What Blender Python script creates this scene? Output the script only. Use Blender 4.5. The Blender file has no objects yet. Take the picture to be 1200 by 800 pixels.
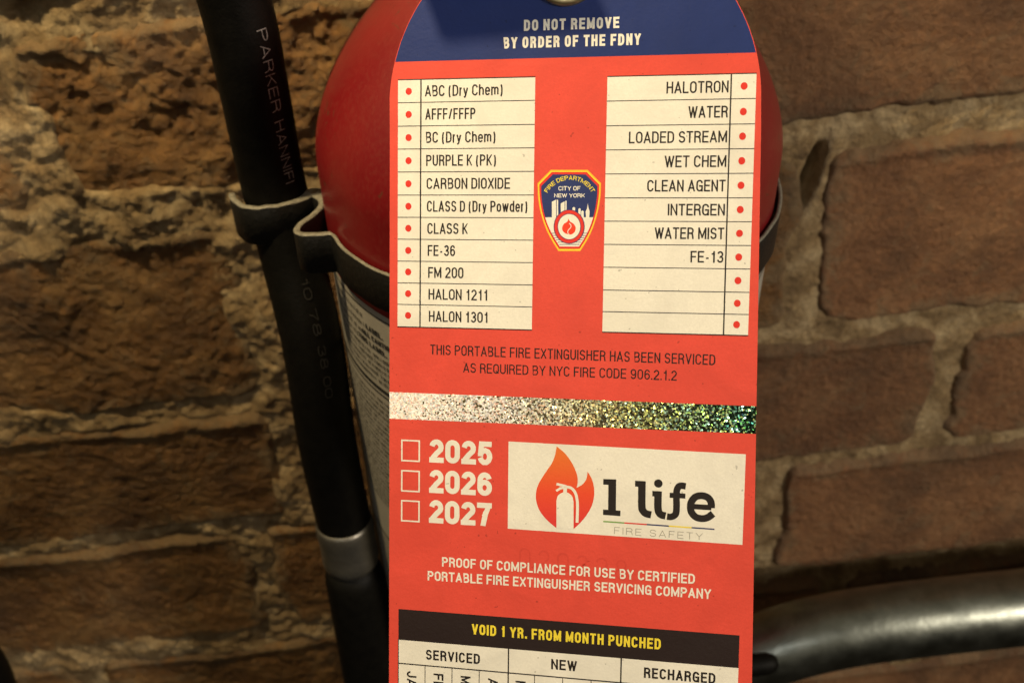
import bpy, bmesh, math, random
import numpy as np
from mathutils import Vector, Matrix
from mathutils.geometry import tessellate_polygon
random.seed(7)
S = bpy.context.scene
COL = S.collection
R_ = math.radians
mm = 0.001

# ------------------------------------------------------------ camera, light
CD, PITCH, ROLL, FPX = 0.295, R_(36.5), R_(5.7), 1100.0
Fw = Vector((0, math.cos(PITCH), -math.sin(PITCH)))
R0 = Vector((1, 0, 0)); U0 = Vector((0, math.sin(PITCH), math.cos(PITCH)))
Rt = R0 * math.cos(ROLL) - U0 * math.sin(ROLL)
Up = R0 * math.sin(ROLL) + U0 * math.cos(ROLL)
CAM = Vector((0, -CD, CD * math.tan(PITCH)))
cd = bpy.data.cameras.new('camera'); cam = bpy.data.objects.new('camera', cd); COL.objects.link(cam)
M = Matrix.Identity(4)
for i in range(3):
    M[i][0], M[i][1], M[i][2], M[i][3] = Rt[i], Up[i], -Fw[i], CAM[i]
cam.matrix_world = M
cd.sensor_width = 36; cd.lens = FPX / 1200 * 36
cd.clip_start = 0.005; cd.clip_end = 20
cd.dof.use_dof = True; cd.dof.focus_distance = 0.183; cd.dof.aperture_fstop = 24
S.camera = cam

w = bpy.data.worlds.new('World'); S.world = w; w.use_nodes = True
# room beyond the camera: pale ceiling above, dark floor below
_nt = w.node_tree; _bg = _nt.nodes['Background']
_tc = _nt.nodes.new('ShaderNodeTexCoord'); _sp = _nt.nodes.new('ShaderNodeSeparateXYZ'); _rm = _nt.nodes.new('ShaderNodeValToRGB')
_nt.links.new(_tc.outputs['Generated'], _sp.inputs[0]); _nt.links.new(_sp.outputs[2], _rm.inputs[0])
_e = _rm.color_ramp.elements
_e[0].position = .0; _e[0].color = (.010, .007, .004, 1); _e[1].position = .35; _e[1].color = (.17, .145, .10, 1)
_nt.links.new(_rm.outputs[0], _bg.inputs[0]); _bg.inputs[1].default_value = 1.0

def lamp(name, loc, target, size, power, color):
    l = bpy.data.lights.new(name, 'AREA'); l.shape = 'DISK'; l.size = size; l.energy = power; l.color = color
    o = bpy.data.objects.new(name, l); COL.objects.link(o); o.location = loc
    o.rotation_euler = (Vector(target) - Vector(loc)).to_track_quat('-Z', 'Y').to_euler()
    return o
lamp('ceiling_lamp', (-0.16, -0.125, 0.50), (0.0, -0.08, 0.05), 0.024, 2.5, (1.0, 0.76, 0.40))
lamp('room_lamp', (0.95, -0.95, 0.62), (0.03, -0.1, 0.05), 0.22, 12.5, (1.0, 0.87, 0.70))
lamp('front_fill', (-0.50, -1.75, 1.25), (0.0, -0.1, 0.05), 0.14, 2.6, (1.0, 0.97, 0.92))  # fill added on the camera side to brighten the tag
S.view_settings.view_transform = 'Standard'; S.view_settings.look = 'None'
S.view_settings.exposure = 0; S.view_settings.gamma = 1

# ------------------------------------------------------------ helpers
def ray(x, y): return Rt * ((x - 600) / FPX) - Up * ((y - 400) / FPX) + Fw
def on(x, y, P, n):
    r = ray(x, y); return CAM + r * ((P - CAM).dot(n) / r.dot(n))

def link(name, me, mats, parent=None, mw=None):
    o = bpy.data.objects.new(name, me); COL.objects.link(o)
    for m_ in (mats if isinstance(mats, (list, tuple)) else [mats]): me.materials.append(m_)
    if parent: o.parent = parent
    if mw is not None: o.matrix_world = mw
    return o
def mesh(name, vs, fs, mats, parent=None, smooth=False):
    me = bpy.data.meshes.new(name); me.from_pydata([tuple(v) for v in vs], [], fs); me.update()
    if smooth: me.polygons.foreach_set('use_smooth', [True] * len(me.polygons))
    return link(name, me, mats, parent)
def empty(name, parent=None):
    o = bpy.data.objects.new(name, None); COL.objects.link(o); o.empty_display_size = .01
    if parent: o.parent = parent
    return o
def tag(o, label=None, cat=None, group=None, kind=None):
    for k, v in (('label', label), ('category', cat), ('group', group), ('kind', kind)):
        if v: o[k] = v

def grid_mesh(name, V, mats, parent=None, closeu=False):
    """V: (nu, nv, 3) numpy grid -> smooth quad sheet"""
    nu, nv = V.shape[:2]
    me = bpy.data.meshes.new(name)
    me.vertices.add(nu * nv); me.vertices.foreach_set('co', V.reshape(-1).astype(np.float32))
    i, j = np.meshgrid(np.arange(nu if closeu else nu - 1), np.arange(nv - 1), indexing='ij')
    i2 = (i + 1) % nu
    q = np.stack([i * nv + j, i2 * nv + j, i2 * nv + j + 1, i * nv + j + 1], -1).reshape(-1, 4)
    n = len(q)
    me.loops.add(n * 4); me.loops.foreach_set('vertex_index', q.reshape(-1).astype(np.int32))
    me.polygons.add(n); me.polygons.foreach_set('loop_start', np.arange(n, dtype=np.int32) * 4)
    me.polygons.foreach_set('loop_total', np.full(n, 4, dtype=np.int32))
    me.polygons.foreach_set('use_smooth', np.ones(n, dtype=bool))
    me.update(calc_edges=True); me.validate()
    return link(name, me, mats, parent)

# vectorised value noise
_rs = np.random.RandomState(11)
_T = _rs.rand(256, 256)
def vnoise(x, y, seed=0):
    x = x + seed * 17.31; y = y + seed * 9.77
    xi = np.floor(x).astype(int); yi = np.floor(y).astype(int)
    fx = x - xi; fy = y - yi; fx = fx * fx * (3 - 2 * fx); fy = fy * fy * (3 - 2 * fy)
    a = _T[xi & 255, yi & 255]; b = _T[(xi + 1) & 255, yi & 255]
    c = _T[xi & 255, (yi + 1) & 255]; d = _T[(xi + 1) & 255, (yi + 1) & 255]
    return (a * (1 - fx) + b * fx) * (1 - fy) + (c * (1 - fx) + d * fx) * fy - .5
def fbm(x, y, s, seed=0, oct=4, gain=.5):
    r = 0; a = 1; f_ = 1 / s
    for k in range(oct):
        x, y = x * .82 - y * .572, x * .572 + y * .82
        r = r + a * vnoise(x * f_, y * f_, seed + k * 3.7); a *= gain; f_ *= 2.03
    return r
def sst(a, b, x):
    t = np.clip((x - a) / (b - a), 0, 1); return t * t * (3 - 2 * t)

# ------------------------------------------------------------ materials
def mat(name):
    m = bpy.data.materials.new(name); m.use_nodes = True
    nt = m.node_tree; b = nt.nodes['Principled BSDF']
    return m, nt, b
def nd(nt, t, **kw):
    n = nt.nodes.new(t)
    for k, v in kw.items():
        if k.startswith('_'): setattr(n, k[1:], v)
        else: n.inputs[k.replace('_', ' ')].default_value = v
    return n
def noise(nt, scale, detail=4, rough=.55, vec=None, dist=0):
    n = nd(nt, 'ShaderNodeTexNoise', Scale=scale, Detail=detail, Roughness=rough, Distortion=dist)
    if vec is None:
        g = nt.nodes.get('geo') or nt.nodes.new('ShaderNodeNewGeometry'); g.name = 'geo'; vec = g.outputs['Position']
    nt.links.new(vec, n.inputs['Vector']); return n.outputs['Fac']
def ramp(nt, fac, stops):
    r = nt.nodes.new('ShaderNodeValToRGB'); el = r.color_ramp.elements
    while len(el) < len(stops): el.new(.5)
    for e, (p, c) in zip(el, stops): e.position = p; e.color = (*c, 1) if len(c) == 3 else c
    nt.links.new(fac, r.inputs[0]); return r.outputs[0]
def mix(nt, fac, a, b, mode='MIX'):
    n = nt.nodes.new('ShaderNodeMix'); n.data_type = 'RGBA'; n.blend_type = mode
    for sock, v in ((n.inputs[0], fac), (n.inputs[6], a), (n.inputs[7], b)):
        if isinstance(v, (int, float)): sock.default_value = v
        elif isinstance(v, tuple): sock.default_value = (*v, 1)
        else: nt.links.new(v, sock)
    return n.outputs[2]
def bump(nt, b, h, dist, strength=1, prev=None):
    n = nd(nt, 'ShaderNodeBump', Strength=strength, Distance=dist); nt.links.new(h, n.inputs['Height'])
    if prev is not None: nt.links.new(prev, n.inputs['Normal'])
    nt.links.new(n.outputs[0], b.inputs['Normal']); return n.outputs[0]

def plain(name, col, rough=.5, metal=0, spec=.5, vary=.12, vs=300, bmp=0, bs=2000, coat=0):
    m, nt, b = mat(name)
    f_ = noise(nt, vs, 4)
    c = ramp(nt, f_, [(.3, tuple(x * (1 - vary) for x in col)), (.7, tuple(min(1, x * (1 + vary)) for x in col))])
    nt.links.new(c, b.inputs['Base Color'])
    b.inputs['Roughness'].default_value = rough; b.inputs['Metallic'].default_value = metal
    b.inputs['Specular IOR Level'].default_value = spec; b.inputs['Coat Weight'].default_value = coat
    if bmp: bump(nt, b, noise(nt, bs, 3), bmp)
    return m

def print_mat(name, col, rough=.48, spots=True):
    """ink on coarse uncoated card: faint fibre relief, tiny specks"""
    m, nt, b = mat(name)
    f1 = noise(nt, 2600, 3); f2 = noise(nt, 90, 3)
    c = ramp(nt, f1, [(.25, tuple(x * .93 for x in col)), (.75, tuple(min(1, x * 1.05) for x in col))])
    f2 = ramp(nt, noise(nt, 75, 5, .65, dist=.8), [(.42, (0, 0, 0)), (.68, (1, 1, 1))])
    c2 = mix(nt, f2, c, tuple(x * .88 for x in col))
    if spots:
        s = ramp(nt, noise(nt, 1300, 1, .3), [(.0, (0, 0, 0)), (.765, (0, 0, 0)), (.80, (1, 1, 1))])
        c2 = mix(nt, s, c2, tuple(x * .62 for x in col))
    nt.links.new(c2, b.inputs['Base Color'])
    b.inputs['Roughness'].default_value = rough; b.inputs['Specular IOR Level'].default_value = .3
    p = bump(nt, b, noise(nt, 1500, 4, .6), .00006, .8)
    p = bump(nt, b, noise(nt, 330, 2), .0001, .5, p)
    bump(nt, b, noise(nt, 38, 2), .0012, .5, p)
    return m
RED = print_mat('tag_red_ink', (.67, .072, .050))
BLUE = print_mat('tag_blue_ink', (.010, .026, .145))
CREAM = print_mat('tag_cream_paper', (.77, .765, .72))
BLACK = print_mat('tag_black_ink', (.018, .014, .013), .5, False)
DARKBROWN = print_mat('tag_brown_black_ink', (.020, .012, .012), .5, False)
YELLOW = print_mat('tag_yellow_ink', (.80, .66, .05), .5, False)
ORANGE = print_mat('tag_amber_ink', (.85, .42, .03), .5, False)
GREY = print_mat('tag_grey_ink', (.26, .25, .22), .5, False)
GREEN = print_mat('tag_green_ink', (.16, .33, .07), .5, False)
NAVY = print_mat('tag_navy_ink', (.02, .03, .13), .5, False)
DOTRED = print_mat('tag_dot_red', (.66, .035, .025), .5, False)
EMB = print_mat('tag_emboss_red', (.61, .063, .044), .5, False)

NAVYB = print_mat('badge_blue_ink', (.02, .035, .15), .5, False)
FLAMEB = print_mat('badge_flame_red', (.75, .05, .02), .5, False)
def flame_mat():
    m, nt, b = mat('tag_flame_ink')
    tc = nt.nodes.new('ShaderNodeTexCoord'); sp = nt.nodes.new('ShaderNodeSeparateXYZ')
    nt.links.new(tc.outputs['Object'], sp.inputs[0])
    mr = nd(nt, 'ShaderNodeMapRange'); mr.inputs[1].default_value = -.037; mr.inputs[2].default_value = -.022
    nt.links.new(sp.outputs[1], mr.inputs[0])
    c = ramp(nt, mr.outputs[0], [(0, (.62, .03, .035)), (.5, (.72, .065, .02)), (1, (.70, .15, .02))])
    nt.links.new(c, b.inputs['Base Color']); b.inputs['Roughness'].default_value = .5
    bump(nt, b, noise(nt, 1500, 4, .6), .00006, .8)
    return m
FLAME = flame_mat()

def holo_mat():
    m, nt, b = mat('holographic_foil')
    tc = nt.nodes.new('ShaderNodeTexCoord'); sp = nt.nodes.new('ShaderNodeSeparateXYZ')
    nt.links.new(tc.outputs['Object'], sp.inputs[0])
    mr = nd(nt, 'ShaderNodeMapRange'); mr.inputs[1].default_value = -.0367; mr.inputs[2].default_value = .0346
    nt.links.new(sp.outputs[0], mr.inputs[0])
    vo = nd(nt, 'ShaderNodeTexVoronoi', Scale=3600.0); vo.voronoi_dimensions = '2D'
    nt.links.new(tc.outputs['Object'], vo.inputs['Vector'])
    # every flake is a tiny facet with its own tilt and its own diffraction hue
    geo = nt.nodes.new('ShaderNodeNewGeometry')
    v1 = nt.nodes.new('ShaderNodeVectorMath'); v1.operation = 'SUBTRACT'; v1.inputs[1].default_value = (.5, .5, .5)
    nt.links.new(vo.outputs['Color'], v1.inputs[0])
    v2 = nt.nodes.new('ShaderNodeVectorMath'); v2.operation = 'SCALE'
    sp_ = nd(nt, 'ShaderNodeMapRange'); sp_.inputs[3].default_value = .55; sp_.inputs[4].default_value = 1.3; nt.links.new(mr.outputs[0], sp_.inputs[0]); nt.links.new(sp_.outputs[0], v2.inputs['Scale'])
    nt.links.new(v1.outputs[0], v2.inputs[0])
    v3 = nt.nodes.new('ShaderNodeVectorMath'); v3.operation = 'ADD'
    nt.links.new(v2.outputs[0], v3.inputs[0]); nt.links.new(geo.outputs['Normal'], v3.inputs[1])
    v4 = nt.nodes.new('ShaderNodeVectorMath'); v4.operation = 'NORMALIZE'; nt.links.new(v3.outputs[0], v4.inputs[0])
    nt.links.new(v4.outputs[0], b.inputs['Normal'])
    sc = nt.nodes.new('ShaderNodeSeparateColor'); nt.links.new(vo.outputs['Color'], sc.inputs[0])
    warm = ramp(nt, sc.outputs[0], [(0, (.95, .60, .58)), (.3, (1, .96, .90)), (.6, (.80, .88, .86)), (1, (1, .92, .95))])
    mid = ramp(nt, sc.outputs[0], [(0, (.55, .40, .18)), (.4, (.95, .80, .25)), (.7, (.75, .80, .30)), (1, (.35, .5, .45))])
    cool = ramp(nt, sc.outputs[0], [(0, (.05, .12, .35)), (.3, (.15, .7, .20)), (.55, (.75, .9, .35)), (.8, (.1, .55, .5)), (1, (.5, .9, .8))])
    m1 = ramp(nt, mr.outputs[0], [(.32, (0, 0, 0)), (.68, (1, 1, 1))])
    m2 = ramp(nt, mr.outputs[0], [(.55, (0, 0, 0)), (.95, (1, 1, 1))])
    c = mix(nt, m2, mix(nt, m1, warm, mid), cool)  # hue change from the light's angle, painted along the strip
    # fade of the reflected light painted in: more dark flakes towards the right
    dn = nt.nodes.new('ShaderNodeMath'); dn.operation = 'MULTIPLY_ADD'
    nt.links.new(mr.outputs[0], dn.inputs[0]); dn.inputs[1].default_value = -1.05; dn.inputs[2].default_value = 1.02
    th = nt.nodes.new('ShaderNodeMath'); th.operation = 'GREATER_THAN'
    nt.links.new(sc.outputs[1], th.inputs[0]); nt.links.new(dn.outputs[0], th.inputs[1])
    th2 = nt.nodes.new('ShaderNodeMath'); th2.operation = 'LESS_THAN'; th2.inputs[1].default_value = .72
    nt.links.new(sc.outputs[2], th2.inputs[0])
    an = nt.nodes.new('ShaderNodeMath'); an.operation = 'MULTIPLY'
    nt.links.new(th.outputs[0], an.inputs[0]); nt.links.new(th2.outputs[0], an.inputs[1])
    c = mix(nt, an.outputs[0], c, mix(nt, m2, (.12, .10, .05), (.02, .05, .03)))
    nt.links.new(c, b.inputs['Base Color'])
    me_ = nd(nt, 'ShaderNodeMapRange'); me_.inputs[3].default_value = .15; me_.inputs[4].default_value = .8; nt.links.new(mr.outputs[0], me_.inputs[0]); nt.links.new(me_.outputs[0], b.inputs['Metallic']); b.inputs['Roughness'].default_value = .34
    return m
HOLO = holo_mat()

def brick_mat(name, c0, c1, c2, dirt, gl):
    m, nt, b = mat(name)
    oi = nt.nodes.new('ShaderNodeObjectInfo')
    big = noise(nt, 38, 5, .6, dist=.4); fine = noise(nt, 420, 5, .62)
    c = ramp(nt, big, [(.30, c0), (.5, c1), (.72, c2)])
    c = mix(nt, .55, c, ramp(nt, fine, [(.3, (.35, .33, .30)), (.5, (.5, .5, .5)), (.72, (.78, .74, .66))]), 'OVERLAY')
    # lime smears and soot left on the face
    rim = nt.nodes.new('ShaderNodeAttribute'); rim.attribute_name = 'rim'
    ad = nt.nodes.new('ShaderNodeMath'); ad.operation = 'MULTIPLY_ADD'; ad.inputs[1].default_value = .24
    nt.links.new(rim.outputs['Fac'], ad.inputs[0]); nt.links.new(noise(nt, 75, 6, .68, dist=1.2), ad.inputs[2])
    sm = ramp(nt, ad.outputs[0], [(.0, (0, 0, 0)), (.55, (0, 0, 0)), (.70, (1, 1, 1))])
    smf = mix(nt, dirt, (0, 0, 0), sm)
    c = mix(nt, smf, c, (.21, .155, .085))
    so = ramp(nt, noise(nt, 26, 4, .6), [(.36, (1, 1, 1)), (.5, (0, 0, 0))])
    c = mix(nt, mix(nt, .45, (0, 0, 0), so), c, (.055, .032, .018))
    hs = nt.nodes.new('ShaderNodeHueSaturation')
    mr = nd(nt, 'ShaderNodeMapRange'); mr.inputs[3].default_value = .82; mr.inputs[4].default_value = 1.18
    nt.links.new(oi.outputs['Random'], mr.inputs[0]); nt.links.new(mr.outputs[0], hs.inputs['Value'])
    nt.links.new(c, hs.inputs['Color']); nt.links.new(hs.outputs[0], b.inputs['Base Color'])
    b.inputs['Roughness'].default_value = gl; b.inputs['Specular IOR Level'].default_value = .5
    p = bump(nt, b, noise(nt, 300, 7, .72), .0026, 1.0)
    vo = nd(nt, 'ShaderNodeTexVoronoi', Scale=330.0)
    g = nt.nodes.get('geo'); nt.links.new(g.outputs['Position'], vo.inputs['Vector'])
    p = bump(nt, b, vo.outputs['Distance'], .0005, .6, p)
    return m
BRICK = brick_mat('brick_worn_red', (.115, .052, .015), (.215, .108, .034), (.32, .185, .068), .65, .46)
BRICKS = brick_mat('brick_smooth_brown', (.165, .076, .033), (.235, .113, .049), (.29, .155, .072), .55, .62)

def mortar_mat():
    m, nt, b = mat('lime_mortar')
    c = ramp(nt, noise(nt, 70, 6, .65, dist=.6), [(.3, (.13, .08, .034)), (.48, (.31, .215, .105)), (.70, (.56, .44, .26))])
    c = mix(nt, .5, c, ramp(nt, noise(nt, 700, 4, .6), [(.3, (.32, .3, .28)), (.7, (.72, .7, .66))]), 'OVERLAY')
    nt.links.new(c, b.inputs['Base Color']); b.inputs['Roughness'].default_value = .52
    b.inputs['Specular IOR Level'].default_value = .5
    p = bump(nt, b, noise(nt, 380, 7, .72), .0026, 1.0)
    return m
MORTAR = mortar_mat()

def paint_red():
    m, nt, b = mat('extinguisher_red_paint')
    c = ramp(nt, noise(nt, 60, 4), [(.3, (.155, .004, .007)), (.7, (.185, .0055, .008))])
    s = ramp(nt, noise(nt, 230, 5, .7, dist=1.5), [(.0, (0, 0, 0)), (.60, (0, 0, 0)), (.64, (1, 1, 1))])
    k = ramp(nt, noise(nt, 55, 2), [(.50, (0, 0, 0)), (.58, (1, 1, 1))])
    c = mix(nt, mix(nt, k, (0, 0, 0), s), c, (.10, .030, .015))
    d = ramp(nt, noise(nt, 900, 3), [(.45, (0, 0, 0)), (.8, (.10, .10, .10))])
    c = mix(nt, d, c, (.30, .13, .09))
    nt.links.new(c, b.inputs['Base Color'])
    b.inputs['Roughness'].default_value = .40; b.inputs['Coat Weight'].default_value = .25; b.inputs['Coat Roughness'].default_value = .25
    bump(nt, b, noise(nt, 500, 3), .00008, .6)
    return m
PAINT = paint_red()
RUBBER = plain('black_hose_rubber', (.004, .0037, .003), .55, vary=.3, bmp=.0001, bs=1200, spec=.12)
CLIPE = plain('lit_clip_edge', (.17, .16, .13), .5, vary=.3, vs=900, bmp=.0002, bs=900)  # lighter grey paints the light falling on the clip's upward faces
CLIPM = plain('black_clip_coating', (.005, .0047, .004), .5, vary=.3, vs=700, bmp=.0002, bs=900)
STEEL = plain('dull_steel', (.36, .33, .28), .42, 1, vary=.15, bmp=.0001, bs=900)
SATIN = plain('satin_collar_metal', (.21, .20, .175), .42, .85, vary=.12, bmp=.0001, bs=900)
BRASS = plain('brass', (.80, .66, .38), .38, 1, vary=.12)
HPRINT = plain('hose_grey_print', (.24, .22, .205), .7, vary=.6, vs=1500)
HEMB = plain('hose_emboss', (.022, .020, .018), .6)
LABELP = plain('silver_grey_label', (.33, .31, .27), .5, vary=.08, vs=200, bmp=.00004)
LABINK = plain('label_black_ink', (.02, .02, .02), .6)
def pipe_mat():
    m, nt, b = mat('dark_metal_pipe')
    c = ramp(nt, noise(nt, 120, 5, .6), [(.3, (.19, .205, .185)), (.7, (.30, .32, .285))])
    nt.links.new(c, b.inputs['Base Color']); b.inputs['Metallic'].default_value = 1.0
    r = ramp(nt, noise(nt, 90, 4, .6), [(.3, (.30,) * 3), (.7, (.42,) * 3)])
    nt.links.new(r, b.inputs['Roughness'])
    bump(nt, b, noise(nt, 160, 3), .0003, .5)
    return m
PIPE = pipe_mat()

# ------------------------------------------------------------ brick wall
wall = empty('brick_wall'); wall.location = (0, 0, 0)
tag(wall, 'old rough brick wall with thick crumbling tan mortar behind the fire extinguisher', 'wall')
# course boundaries in mm at x=0 (slight slope), half-thickness of joint there, and vertical joints
SL = .022
ZB = [292, 215, 142, 70.5, -14.5, -84.5, -162, -241, -318]
JT = [6, 7, 7, 8.5, 5.5, 3.6, 8.5, 7, 7]
VJ = [[-420, -210, -20, 190, 400], [-420, -260, -60, 140, 345, 420], [-400, -153, 52, 300, 420], [-320, -92, 113, 318, 430],
      [-420, -300, -98, 42, 178, 380, 430], [-420, -330, -126, 110, 330, 430], [-420, -230, -60, 150, 350, 430], [-420, -300, -100, 100, 300, 430]]
VT = 5.0
def rough_of(x): return float(1 - sst(-40, 100, np.array(float(x))))     # left bricks are spalled, right ones smooth
def zline(i, x): return ZB[i] + SL * x + 2.2 * vnoise(x / 45., np.full_like(x, i * 3.3), 5) * 2
for ci in range(8):
    vj = VJ[ci]
    for bi in range(len(vj) - 1):
        x0, x1 = vj[bi] + VT, vj[bi + 1] - VT
        cx = (x0 + x1) / 2; rg = rough_of(cx)
        step = .8 if abs(cx) < 300 and -260 < (ZB[ci] + ZB[ci + 1]) / 2 < 230 else 2.0
        nu = int((x1 - x0) / step); nv = int(70 / step)
        u = np.linspace(0, 1, nu)[:, None]; v = np.linspace(0, 1, nv)[None, :]
        X = x0 + (x1 - x0) * u + 0 * v
        lo = zline(ci + 1, X) + JT[ci + 1] * .62; hi = zline(ci, X) - JT[ci] * .62
        Z = lo + (hi - lo) * v
        sd = ci * 7 + bi * 1.7
        X2 = X + 2.5 * fbm(X, Z, 22, sd + 1, 3) * 1.6
        du = np.minimum(X - x0, x1 - X); dv = np.minimum(Z - lo, hi - Z)
        rr = 10.0
        e = np.where((du < rr) & (dv < rr), rr - np.hypot(rr - np.minimum(du, rr), rr - np.minimum(dv, rr)), np.minimum(du, dv))
        e = e + 2.6 * fbm(X, Z, 13, sd + 2, 4) + .8 * fbm(X, Z, 4, sd + 2.5, 2)
        edge = sst(-4.0, 3.5, e) ** .6
        a = (.22 + .78 * rg) * (.72 if ci <= 2 else (.45 if ci == 3 else .34))
        h = (a * 4.8 * fbm(X, Z, 30, sd, 3) + a * 1.5 * fbm(X, Z, 8, sd + 5, 4, .55)
             + (.8 * fbm(X, Z, 4.2, sd + 6, 3, .7) + .45 * (1 - 2 * np.abs(fbm(X, Z, 5, sd + 7, 3)))) * (.35 + .65 * a))
        pit = sst(.12, .34, fbm(X, Z, 7, sd + 9, 3))
        h = h - (a * 1.9 - .35) * pit
        # a raised arris along the top edge of each brick catches the light
        h = h + (1.2 + 1.1 * vnoise(X / 20., Z * 0, sd)) * np.exp(-((hi - Z - 4.2) / 2.6) ** 2)
        h = h + .8 * vnoise(X / 300., Z / 300., sd)
        Y = -(h + .6) * edge + (1 - edge) * 13.0
        V = np.stack([X2, Y, Z + 1.2 * fbm(X, Z, 17, sd + 3, 2)], -1) * mm
        c = np.array([cx, 0, (lo.mean() + hi.mean()) / 2]) * mm
        o = grid_mesh('brick', V - c, BRICK if rg > .5 else BRICKS, wall)
        o.location = c
        at = o.data.attributes.new('rim', 'FLOAT', 'POINT'); at.data.foreach_set('value', np.clip(1 - e / 11., 0, 1).reshape(-1).astype(np.float32))
# mortar: one continuous lumpy bed behind and between the bricks
xs = np.arange(-420, 430, .9); zs = np.arange(-320, 295, .9)
X, Z = np.meshgrid(xs, zs, indexing='ij')
J = np.full_like(X, -99.)
for i in range(len(ZB)):
    d = JT[i] - np.abs(Z - zline(i, X)); J = np.maximum(J, d)
for ci in range(8):
    inside = (Z < zline(ci, X)) & (Z > zline(ci + 1, X))
    for vx in VJ[ci]:
        d = VT + 4.5 - np.abs(X - vx - 2 * vnoise(Z / 25., X * 0, vx)); J = np.where(inside, np.maximum(J, d), J)
J = J + 3.5 * fbm(X, Z, 14, 40, 4) + 7.0 * fbm(X, Z, 48, 41, 2)
fill = sst(-7., -1.5, J)
lg = 1 - sst(-60, 110, X)
hm = (-1.6 + 1.5 * lg) + (1.6 + 3.0 * lg) * fbm(X, Z, 26, 50, 3) + (1.3 + 1.0 * lg) * fbm(X, Z, 8, 51, 5, .6) + 1.0 * fbm(X, Z, 3.6, 52, 3, .7)
# the deep hole beside the extinguisher on the right
hole = np.exp(-(((X - 112 + (Z - 62) * -.25) / 2.4) ** 2 + ((Z - 56) / 10.) ** 2))
hm = hm + 1.6 * np.exp(-((X - 112) / 6.) ** 2) * sst(75, 60, Z) * sst(-12, 0, Z) - 26 * hole
hm = hm - 7 * np.exp(-((Z - zline(6, X) + 1) / 4.) ** 2) * sst(60, 100, X)      # washed-out joint above the pipe
Y = -(hm * fill - 9.0 * (1 - fill))
V = np.stack([X, Y, Z], -1) * mm
mo = grid_mesh('mortar', V, MORTAR, wall)

# ------------------------------------------------------------ tubes and lathes
def catmull(P, n=10):
    P = [Vector(p) for p in P]; Q = [2 * P[0] - P[1]] + P + [2 * P[-1] - P[-2]]; out = []
    for i in range(1, len(Q) - 2):
        a, b, c, d = Q[i - 1:i + 3]
        for k in range(n):
            t = k / n
            out.append(.5 * ((2 * b) + (c - a) * t + (2 * a - 5 * b + 4 * c - d) * t * t + (3 * b - a - 3 * c + d) * t ** 3))
    out.append(P[-1]); return out
def frames(path, ref):
    fr = []
    for i, p in enumerate(path):
        t = (path[min(i + 1, len(path) - 1)] - path[max(i - 1, 0)]).normalized()
        a = (ref - t * ref.dot(t)).normalized(); fr.append((p, t, a, t.cross(a)))
    return fr
def tube(name, path, radii, mats, parent, ref=Vector((0, -1, 0)), n=40, caps=True):
    fr = frames(path, ref); vs = []; fs = []
    for i, (p, t, a, b) in enumerate(fr):
        r = radii[i] if isinstance(radii, (list, tuple)) else radii
        for k in range(n):
            th = 2 * math.pi * k / n; vs.append(p + a * (r * math.cos(th)) + b * (r * math.sin(th)))
    m_ = len(fr)
    for i in range(m_ - 1):
        for k in range(n):
            k2 = (k + 1) % n; fs.append((i * n + k, i * n + k2, (i + 1) * n + k2, (i + 1) * n + k))
    if caps: fs += [tuple(range(n))[::-1], tuple(range((m_ - 1) * n, m_ * n))]
    return mesh(name, vs, fs, mats, parent, True)
def lathe(name, prof, mats, parent, n=96):
    vs = []; fs = []
    for r, z in prof:
        for k in range(n): th = 2 * math.pi * k / n; vs.append((r * math.cos(th), r * math.sin(th), z))
    for i in range(len(prof) - 1):
        for k in range(n): k2 = (k + 1) % n; fs.append((i * n + k, i * n + k2, (i + 1) * n + k2, (i + 1) * n + k))
    return mesh(name, vs, fs, mats, parent, True)
def bevbox(name, size, loc, mats, parent, bev=.0008, rot=None):
    bm = bmesh.new(); bmesh.ops.create_cube(bm, size=1)
    bmesh.ops.scale(bm, vec=size, verts=bm.verts); bmesh.ops.bevel(bm, geom=bm.edges[:], offset=bev, segments=3, affect='EDGES', profile=.5)
    me = bpy.data.meshes.new(name); bm.to_mesh(me); bm.free()
    o = link(name, me, mats, parent); o.location = loc
    if rot: o.rotation_euler = rot
    return o

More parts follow.
